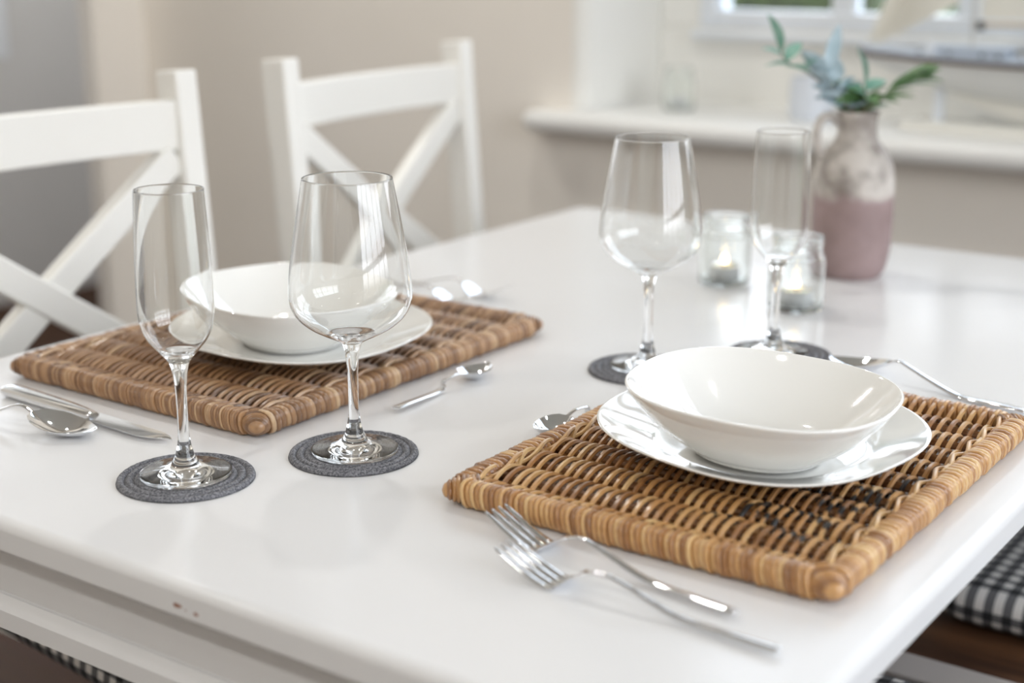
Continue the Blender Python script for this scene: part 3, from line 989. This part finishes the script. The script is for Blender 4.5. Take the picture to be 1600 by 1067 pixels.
# ================================================================== cutlery (local x runs from the handle end to the tip)
def handle_st(L, arch):
    """handle stations from the end to the neck"""
    return spline([(0, .0042, .0042, .0030, 0), (.003, .0042, .0050, .0042, 0), (.03, .0040, .0048, .0042, 0), (.07, .0050, .0042, .0038, 0),
                   (L - .030, .0050 + arch * .75, .0030, .0030, 0), (L - .012, .0050 + arch, .0024, .0026, 0), (L, .0045 + arch * .80, .0026, .0024, 0)], 5)
def make_spoon(label, L, bl, bw, arch, group=None, name='spoon'):
    c = thing(name, label, 'spoon', group=group)
    hl = L - bl
    ks = min(1., L / .19)
    h = [(x, z, w * ks, t_ * ks, d) for x, z, w, t_, d in handle_st(hl, arch)]
    e = h[-1]
    vs, fs = strip(h, 5); b = MB(); b.add(vs, fs); b.obj('handle', M['steel'], c, angle=50)
    st = [e]
    N = 22
    for i in range(1, N + 1):
        u = i / N
        w = bw * math.sin(PI * min(1, u ** .80 * .985 + .012)) ** .62
        z = .0045 + arch * .80 * (1 - u) ** 2 + .0075 * (1 - (1 - min(1, u * 1.6)) ** 2) * .55 + .0035 * max(0, u - .45) * 1.6
        dsh = .0085 * math.sin(PI * min(1, u ** .85)) ** .8
        st.append((hl + bl * u, z + .0012, max(w, .0004), .0013, dsh))
    # lowest point rests on the table
    vs, fs = strip(st, 8)
    b = MB(); b.add(vs, fs); b.obj('bowl', M['steel'], c, angle=60)
    lo = min(v[2] for v in vs)
    for ch in c.children:
        for v in ch.data.vertices: v.co.z += (.0002 - lo) * max(0, min(1, (v.co.x - .02) / (hl * .6)))
    return c
def make_fork(label, L=.205):
    c = thing('dinner_fork', label, 'fork', group='forks beside the placemats')
    hl = L - .068
    arch = .013
    h = [(x, z, w * .80, t_ * .9, d) for x, z, w, t_, d in handle_st(hl, arch)]
    vs, fs = strip(h, 5); b = MB(); b.add(vs, fs); b.obj('handle', M['steel'], c, angle=50)
    e = h[-1]
    # head: narrow neck widens to the shoulders, then four tines sweep down and up again
    def zc(u):  # u 0..1 over the 68 mm head
        if u < .36:
            q = u / .36
            return .0149 + (.0016 - .0149) * q * q * (3 - 2 * q)
        return .0016 + .0165 * ((u - .36) / .64) ** 1.3
    st = [e]
    for i in range(1, 9):
        u = .30 * i / 8
        w = .0026 + (.0126 - .0026) * (1 - (1 - i / 8) ** 2.2)
        st.append((hl + .068 * u, zc(u), w, .0021, .0006))
    vs, fs = strip(st, 6); b = MB(); b.add(vs, fs); hd_ = b.obj('head', M['steel'], c, angle=60)
    for k in range(4):
        y = (k - 1.5) * .0066
        pts = []; hw = []; hh = []
        for i in range(13):
            u = .28 + .72 * i / 12
            pts.append((hl + .068 * u, y * (1 + .03 * math.sin(PI * i / 12)), zc(u)))
            q = 1 - .45 * (i / 12) ** 2 if i < 12 else .25
            hw.append(.0027 * q); hh.append(.0011 * max(q, .35))
        vs, fs = sweep(pts, hw, hh, 10, 3, side=(0, 1, 0)); b = MB(); b.add(vs, fs); b.obj('tine', M['steel'], hd_, angle=60)
    lo = min(v.co.z for ch in c.children_recursive for v in ch.data.vertices if v.co.x > hl)
    for ch in c.children_recursive:
        for v in ch.data.vertices: v.co.z += (.0002 - lo) * max(0, min(1, (v.co.x - .02) / (hl * .6)))
    return c
def make_knife(label, L=.232):
    c = thing('dinner_knife', label, 'knife')
    hl = .128
    st = spline([(0, .0050, .0062, .0060, 0), (.004, .0056, .0092, .0100, 0), (.03, .0056, .0096, .0105, 0), (.09, .0052, .0086, .0095, 0), (hl - .008, .0048, .0062, .0078, 0), (hl, .0045, .0052, .0062, 0)], 5)
    vs, fs = strip(st, 6); b = MB(); b.add(vs, fs); b.obj('handle', M['steel'], c, angle=50)
    # blade: straight back, bellied edge, rounded tip
    N = 24
    up = []; lowr = []
    for i in range(N + 1):
        u = i / N
        x = hl - .002 + (L - hl + .002) * u
        a = .0085 * (1 - max(0, (u - .72) / .28) ** 2.2)
        bb = -.0085 - .0012 * math.sin(PI * u) + (.0085 + .0085) * max(0, (u - .62) / .38) ** 2.0 * .98
        up.append((x, a)); lowr.append((x, min(bb, a - .0004)))
    mb = MB()
    vs = []
    for (x, a), (_, c_) in zip(up, lowr):
        vs += [(x, a, .0052), (x, (a + c_) / 2, .0050), (x, c_, .0039), (x, c_, .0035), (x, (a + c_) / 2, .0032), (x, a, .0032)]
    fs = []
    for i in range(N):
        for k in range(6):
            k2 = (k + 1) % 6
            fs.append((i * 6 + k, i * 6 + k2, (i + 1) * 6 + k2, (i + 1) * 6 + k))
    fs.append((5, 4, 3, 2, 1, 0)); fs.append(tuple(N * 6 + k for k in range(6)))
    mb.add(vs, fs); mb.obj('blade', M['steel'], c, angle=30)
    return c
def lay(o, end, tip, dz=0.):
    """put local x along end -> tip, with the tip at the given point"""
    a = math.atan2(tip[1] - end[1], tip[0] - end[0])
    o.location = (end[0], end[1], TZ + dz); o.rotation_euler = (0, 0, a)
    return o
fk = make_fork('steel fork tucked against the near edge of the golden placemat')
def fork_end(tip, ang, L=.205): return (tip[0] - L * math.cos(ang), tip[1] - L * math.sin(ang))
FK = [((-.5660, .7800), math.radians(180 - 8.0)), ((-.5250, .7330), math.radians(180 - 3.2)), ((-.965, 1.305), math.radians(3)), ((-.958, 1.350), math.radians(1))]
lbs = [None, 'steel fork at the near right, closest to the front of the table', 'steel fork behind the back left placemat, nearer of the two there', 'steel fork behind the back left placemat, farther of the two there']
for i, (tip, a) in enumerate(FK):
    o = fk if i == 0 else copy_tree(fk)
    if i: o['label'] = lbs[i]
    lay(o, fork_end(tip, a), tip)
kn = make_knife('steel dinner knife lying left of the flute, in front of the back left placemat')
lay(kn, (-1.124, .7840), (-.893, .7745))
s1 = make_spoon('steel soup spoon at the left edge, its bowl touching the knife', .20, .066, .0215, .020, name='soup_spoon')
lay(s1, (-1.151, .706), (-.958, .7470))
s2 = make_spoon('small steel teaspoon beside the right edge of the brown placemat', .150, .046, .0150, .010, group='teaspoons beside the placemats', name='teaspoon')
lay(s2, (-.7975, .9490), (-.8040, 1.0990))
s3 = copy_tree(s2); s3['label'] = 'small steel teaspoon poking out behind the left edge of the golden placemat'
lay(s3, (-.6480, 1.1080), (-.6530, .9580))
s4 = make_spoon('steel soup spoon with a long handle behind the golden placemat at far right', .215, .068, .0220, .020, name='soup_spoon')
lay(s4, (-.338, 1.262), (-.549, 1.318))

# ================================================================== candle jars
def make_jar(label, group):
    root = thing('candle_jar', label, 'jar', group=group)
    outer = [(.0004, .0002), (.024, .0002), (.0295, .0014), (.0315, .005), (.0318, .015), (.0318, .055), (.0312, .062), (.0275, .0690), (.0268, .0715), (.0285, .0735), (.0290, .0760), (.0285, .0785), (.0290, .0805), (.0285, .0835), (.0275, .0850)]
    inner = [(.0262, .0845), (.0256, .0800), (.0248, .0715), (.0255, .0680), (.0288, .0610), (.0294, .055), (.0294, .012), (.027, .0065), (.018, .0050), (.0004, .0048)]
    vs, fs = lathe(spline(outer, 4) + spline(inner, 4), 56, True, True)
    mesh_obj('glass_body', vs, fs, M['jarglass'], root)
    return root
def make_tealight(label, lit=True):
    root = thing('tealight', label, 'candle', group='tealights in the jars')
    vs, fs = lathe([(.0004, 0), (.0185, 0), (.0190, .0008), (.0192, .0165), (.0196, .017), (.0190, .0172), (.0186, .0165), (.0183, .0014), (.0004, .0013)], 40, True, True)
    mesh_obj('tin_cup', vs, fs, M['tin'], root, angle=40)
    vs, fs = lathe([(.0004, .0015), (.0181, .0015), (.0181, .0143), (.0172, .0140), (.010, .0132), (.0004, .0130)], 40, True, True)
    mesh_obj('wax', vs, fs, M['wax'], root)
    b = MB(); b.add(*sweep([(0, 0, .012), (.0003, 0, .018), (.0012, 0, .0215)], .0007, .0007, 8)); wk = b.obj('wick', M['wick'], root)
    if lit:
        vs, fs = lathe(spline([(.0003, .0185), (.0032, .0200), (.0044, .0228), (.0036, .0262), (.0018, .0295), (.0003, .0320)], 4), 16, True, True)
        mesh_obj('flame', vs, fs, M['flame'], wk)
    return root
j1 = make_jar('glass candle jar in front of the jug, right behind the flute', 'candle jars')
j1.location = (-.6720, 1.5100, TZ)
j2 = copy_tree(j1); j2.location = (-.7985, 1.5800, TZ); j2['label'] = 'glass candle jar on the table between the back wine glass and flute'
j3 = copy_tree(j1); j3.location = (-1.441, 2.62, .829); j3['label'] = 'glass candle jar standing on the window sill near its left end'
t1 = make_tealight('lit tealight inside the jar right behind the back flute'); t1.location = (-.6720, 1.5100, TZ + .0064)
t2 = copy_tree(t1); t2.location = (-.7985, 1.5800, TZ + .0064); t2['label'] = 'lit tealight in the jar between the back wine glass and flute'
t3 = make_tealight('white tealight in the jar on the window sill', False); t3.location = (-1.441, 2.62, .829 + .0064)

# ================================================================== jug with twigs
jx, jy = -.6930, 1.7150
jug = thing('stoneware_jug', 'small stoneware jug, mauve below and grey above, holding green sprigs', 'jug', (jx, jy, TZ))
outer = [(.0004, .0), (.034, .0), (.0385, .002), (.0435, .010), (.0478, .030), (.0492, .055), (.0492, .100), (.0482, .125), (.0452, .142), (.0375, .156), (.0285, .167), (.0245, .177), (.0235, .190), (.0245, .200), (.0262, .2045)]
inner = [(.0240, .2050), (.0215, .198), (.0205, .188), (.0215, .176), (.026, .165), (.035, .154), (.042, .140), (.045, .12), (.045, .02), (.0004, .012)]
vs, fs = lathe(spline(outer, 5) + spline(inner, 4), 64, True, True)
mesh_obj('jug_body', vs, fs, M['stoneware'], jug)
ha = math.radians(180 + 38)
hd = Vector((math.cos(ha), math.sin(ha), 0))
hp = [hd * r_ + Vector((0, 0, z_)) for r_, z_ in spline([(.0225, .188), (.033, .199), (.0445, .196), (.0500, .182), (.0485, .166), (.0435, .152), (.038, .148)], 5)]
b = MB(); b.add(*sweep(hp, .0072, .0052, 12, 2.4, side=hd.cross(Vector((0, 0, 1))))); b.obj('jug_handle', M['stoneware'], jug)

def leaf(mb, base, d_, L, w, droop=.2, roll=0.):
    d_ = Vector(d_).normalized()
    side = d_.cross(Vector((0, 0, 1)))
    if side.length < .05: side = Vector((1, 0, 0))
    side = (Matrix.Rotation(roll, 3, d_) @ side.normalized())
    up = side.cross(d_)
    N = 8
    vs = []; fs = []
    for i in range(N + 1):
        u = i / N
        c_ = Vector(base) + d_ * (L * u) - up * (droop * L * u * u)
        ww = w * math.sin(PI * min(.98, u * .96 + .03)) ** .8
        vs += [c_ - side * ww + up * ww * .35, c_, c_ + side * ww + up * ww * .35, c_ + up * .0006]
    for i in range(N):
        a, c2_ = i * 4, (i + 1) * 4
        fs += [(a, a + 1, c2_ + 1, c2_), (a + 1, a + 2, c2_ + 2, c2_ + 1), (a, c2_, c2_ + 3, a + 3), (a + 3, c2_ + 3, c2_ + 2, a + 2)]
    mb.add(vs, fs)
RV = Vector((math.cos(azim), math.sin(azim), 0))      # a horizontal direction across the table
DV = Vector((-math.sin(azim), math.cos(azim), 0))
def P_(a, z, d=0.): return Vector((0, 0, 0)) + RV * a + DV * d + Vector((0, 0, z))
def sprig(label, pts, leaves, mt):
    root = thing('leafy_sprig', label, 'sprig', (jx, jy, TZ), group='sprigs in the jug')
    st = spline([tuple(p) for p in pts], 5)
    N = len(st)
    b = MB(); b.add(*sweep(st, [.0016 - .0009 * i / N for i in range(N)], [.0016 - .0009 * i / N for i in range(N)], 7)); stm = b.obj('stem', M['twig'], root)
    for (u, ang, el, L, w, rl) in leaves:
        i = min(N - 1, int(u * (N - 1)))
        base = Vector(st[i])
        d_ = RV * math.cos(ang) * math.cos(el) + DV * math.sin(ang) * math.cos(el) + Vector((0, 0, math.sin(el)))
        b = MB(); leaf(b, base, d_, L * 1.3, w * 1.3, .25, rl); b.obj('leaf', mt, stm)
    return root
def rl(seed, n, u0, u1, L, w, a0=0, a1=2 * PI, e0=-.1, e1=1.):
    r_ = random.Random(seed)
    return [(u0 + (u1 - u0) * i / max(1, n - 1), r_.uniform(a0, a1), r_.uniform(e0, e1), L * r_.uniform(.75, 1.2), w * r_.uniform(.8, 1.15), r_.uniform(-.7, .7)) for i in range(n)]
sprig('tall sprig bending left with pale blue-green leaves at its tip', [P_(0, .03), P_(-.003, .19), P_(-.030, .222), P_(-.062, .250), P_(-.088, .262), P_(-.100, .278)],
      [(.60, PI, .5, .024, .008, .3), (.68, .2, .5, .022, .008, -.3), (.78, PI, .2, .026, .008, .2), (.86, .5, .9, .024, .007, .5), (.99, 2.4, 1.35, .036, .0075, 1.2), (.90, PI, .6, .022, .007, -.2)], M['leafteal'])
sprig('sprig with broad pale blue-grey leaves left of the jug mouth', [P_(-.002, .03, .004), P_(-.006, .19, .004), P_(-.028, .220, .004), P_(-.045, .246, .002)],
      [(.58, 2.6, .3, .026, .011, .6), (.60, .2, .4, .028, .011, -.6), (.66, 1.2, .9, .028, .011, .9), (.74, 3.4, .5, .026, .010, .4), (.62, PI, .7, .026, .010, .5), (.70, .3, .7, .030, .010, -.4), (.80, 2.2, .8, .030, .011, .9), (.90, .8, .9, .034, .011, 1.0), (.97, PI, 1.0, .036, .010, .8), (1., .4, 1.2, .052, .007, 1.2)], M['leafblue'])
sprig('short sprig with one round teal leaf standing straight up', [P_(.002, .03, -.004), P_(.003, .19, -.004), P_(.006, .220, -.004), P_(.004, .238, -.004)],
      [(1., 1.6, 1.5, .034, .0115, 1.4), (.8, .3, .6, .024, .008, .4), (.75, 2.9, .6, .024, .008, -.4)], M['leafteal'])
sprig('fern-like green sprig fanning out right of the jug mouth', [P_(.003, .03), P_(.006, .19), P_(.022, .214), P_(.044, .232), P_(.062, .240)],
      rl(4, 14, .58, 1., .034, .0050, -.7, .7, .25, .95), M['leaf'])
sprig('blue-grey sprig leaning left just above the jug mouth', [P_(-.001, .03, -.006), P_(-.004, .19, -.006), P_(-.018, .212, -.008), P_(-.036, .232, -.008)],
      [(.60, .4, .5, .022, .009, .5), (.68, 2.8, .5, .024, .010, -.6), (.76, 1.4, .8, .026, .010, .9), (.84, 3.3, .3, .024, .009, .4), (.92, .6, .8, .024, .010, -.8), (1., 2.6, .7, .028, .010, .8)], M['leafblue'])
sprig('dense low green sprig filling the jug mouth', [P_(.0, .03, .003), P_(.002, .185, .003), P_(.004, .205, .003), P_(.008, .226, .003)],
      rl(9, 18, .62, 1., .030, .0062, 0, 2 * PI, -.05, 1.1), M['leaf'])

# ================================================================== things on the window sill
SZ = .829
vs, fs = lathe(spline([(.0004, 0), (.036, 0), (.040, .003), (.0425, .020), (.0425, .062), (.041, .074), (.0415, .080), (.0395, .081), (.0375, .076), (.0385, .06), (.0385, .010), (.0004, .006)], 4), 48, True, True)
o = mesh_obj('flower_pot', vs, fs, M['whitepot']); o.location = (-1.153, 2.62, SZ)
tag(o, 'white glazed pot on the window sill behind the sprigs', 'pot')

ship = thing('model_sailboat', 'cream model sailing boat on a wooden stand at the right of the window sill', 'model boat', (-.760, 2.60, SZ), math.radians(-5))
# hull: local x from bow (-) to stern (+)
Lh, zd = .62, .128
mb = MB(); rows = []
NS = 26
for i in range(NS + 1):
    u = i / NS
    x = -.305 + Lh * u
    bw_ = .062 * (math.sin(PI * min(1, .06 + u * .80)) ** .75)
    if i == 0: bw_ = .003
    sheer = zd + .010 * (1 - u * 1.6) ** 2 * (1 if u < .62 else .2)
    dep = .008 + .066 * math.sin(PI * min(1, (u * .88 + .02))) ** .8
    row = []
    for j in range(9):
        a = j / 8 * PI
        row.append((x, -bw_ * math.cos(a), sheer - dep * abs(math.sin(a)) ** .75))
    rows.append(row)
k = 9
rows_hull = rows
vs = [p for r_ in rows for p in r_]
fs = [(i * k + j, (i + 1) * k + j, (i + 1) * k + j + 1, i * k + j + 1) for i in range(NS) for j in range(k - 1)]
fs += [tuple(range(k)), tuple(NS * k + j for j in range(k - 1, -1, -1))]
mb.add(vs, fs); mb.obj('hull', M['hull'], ship, angle=60)
mb = MB()
vs = []; fs = []
for r_ in rows:
    a, c_ = Vector(r_[0]), Vector(r_[-1])
    vs += [a + Vector((0, -.002, -.002)), c_ + Vector((0, .002, -.002)), c_ + Vector((0, .002, .004)), a + Vector((0, -.002, .004))]
for i in range(NS):
    for j in range(4):
        j2 = (j + 1) % 4
        fs.append((i * 4 + j, i * 4 + j2, (i + 1) * 4 + j2, (i + 1) * 4 + j))
fs += [(3, 2, 1, 0), tuple(NS * 4 + j for j in range(4))]
mb.add(vs, fs); mb.obj('deck', M['bluepaint'], ship, smooth=False)
mb = MB()
vs = []; fs = []
for i in range(13):
    u = i / 12
    x = -.115 + .30 * u
    top = .075 - .004 * u
    bot = .062 - .048 * math.sin(PI / 2 * min(1, u * 1.5)) 
    vs += [(x, -.010, top), (x, .010, top), (x, .004, bot), (x, -.004, bot)]
for i in range(12):
    for j in range(4):
        j2 = (j + 1) % 4
        fs.append((i * 4 + j, (i + 1) * 4 + j, (i + 1) * 4 + j2, i * 4 + j2))
fs += [(0, 1, 2, 3), tuple(48 + j for j in (3, 2, 1, 0))]
mb.add(vs, fs); mb.obj('keel', M['keel'], ship, smooth=False)
mb = MB(); mb.box(-.155, -.02, -.022, .022, zd + .002, zd + .022); mb.box(.02, .20, -.026, .026, zd, zd + .026); mb.obj('cabin', M['bluepaint'], ship, smooth=False, bevel=.004)
mb = MB(); mb.box(-.165, -.150, -.027, -.018, zd, zd + .026); mb.obj('hatch', M['frame'], ship, smooth=False)
mb = MB(); mb.add(*sweep([(-.09, 0, zd), (-.09, 0, zd + .62)], [.0065, .004], [.0065, .004], 12)); mb.obj('mast', M['hull'], ship)
mb = MB(); mb.add(*sweep([(-.088, 0, zd + .060), (.27, .0, zd + .064)], .005, .004, 10)); bo = mb.obj('boom', M['deck'], ship)
mb = MB(); mb.box(-.083, -.072, -.007, .007, zd + .050, zd + .066); mb.obj('boom_fitting', M['darkmetal'], bo, smooth=False, bevel=.002)
for x in (-.300, -.285, -.175, -.12, -.06, -.03, .01, .1, .2):
    mb = MB(); mb.add(*sweep([(x, -.03 if x > -.27 else -.004, zd - .004), (x, -.03 if x > -.27 else -.004, zd + .012)], .0035, .0035, 8)); mb.obj('deck_fitting', M['darkmetal'], ship)
def sail(name, tri, bulge):
    a, b_, c_ = [Vector(p) for p in tri]
    mb = MB(); N = 10
    vs = []; idx = {}
    nv = (b_ - a).cross(c_ - a).normalized()
    for i in range(N + 1):
        for j in range(N + 1 - i):
            u, v = i / N, j / N
            w_ = 1 - u - v
            h = bulge * 27 * u * v * max(w_, 0) ** 1
            p = a * w_ + b_ * u + c_ * v + nv * h
            idx[(i, j)] = len(vs); vs.append(p)
    n0 = len(vs)
    vs2 = vs + [p + nv * .0008 for p in vs]
    fs = []
    for i in range(N):
        for j in range(N - i):
            f_ = [(idx[(i, j)], idx[(i + 1, j)], idx[(i, j + 1)])]
            if j < N - i - 1: f_.append((idx[(i + 1, j)], idx[(i + 1, j + 1)], idx[(i, j + 1)]))
            for q in f_:
                fs.append(q[::-1]); fs.append(tuple(t_ + n0 for t_ in q))
    mb.add(vs2, fs); mb.obj(name, M['sail'], ship)
sail('jib_sail', ((-.296, 0, zd + .018), (-.175, .02, zd + .075), (-.10, 0, zd + .48)), .02)
sail('stay_sail', ((-.278, -.006, zd + .014), (-.105, -.035, zd + .098), (-.097, -.004, zd + .40)), .018)
sail('main_sail', ((-.078, 0, zd + .070), (.26, .0, zd + .074), (-.084, 0, zd + .60)), .02)
mb = MB(); mb.box(-.195, .24, -.055, .055, 0, .016); mb.obj('stand_base', M['keel'], ship, smooth=False, bevel=.003)
for x in (-.145, .17):
    mb = MB(); mb.box(x - .008, x + .008, -.009, .009, .014, .074); mb.obj('stand_post', M['frame'], ship, smooth=False, bevel=.002)
mb = MB()
vs = []; fs = []
for r_ in rows_hull:
    a, c_ = Vector(r_[0]), Vector(r_[-1])
    vs += [a + Vector((0, -.0035, -.009)), c_ + Vector((0, .0035, -.009)), c_ + Vector((0, .0035, -.002)), a + Vector((0, -.0035, -.002))]
for i in range(NS):
    for j in range(4):
        j2 = (j + 1) % 4
        fs.append((i * 4 + j, i * 4 + j2, (i + 1) * 4 + j2, (i + 1) * 4 + j))
fs += [(3, 2, 1, 0), tuple(NS * 4 + j for j in range(4))]
mb.add(vs, fs); mb.obj('rubbing_strake', M['darkwood'], ship, smooth=False)
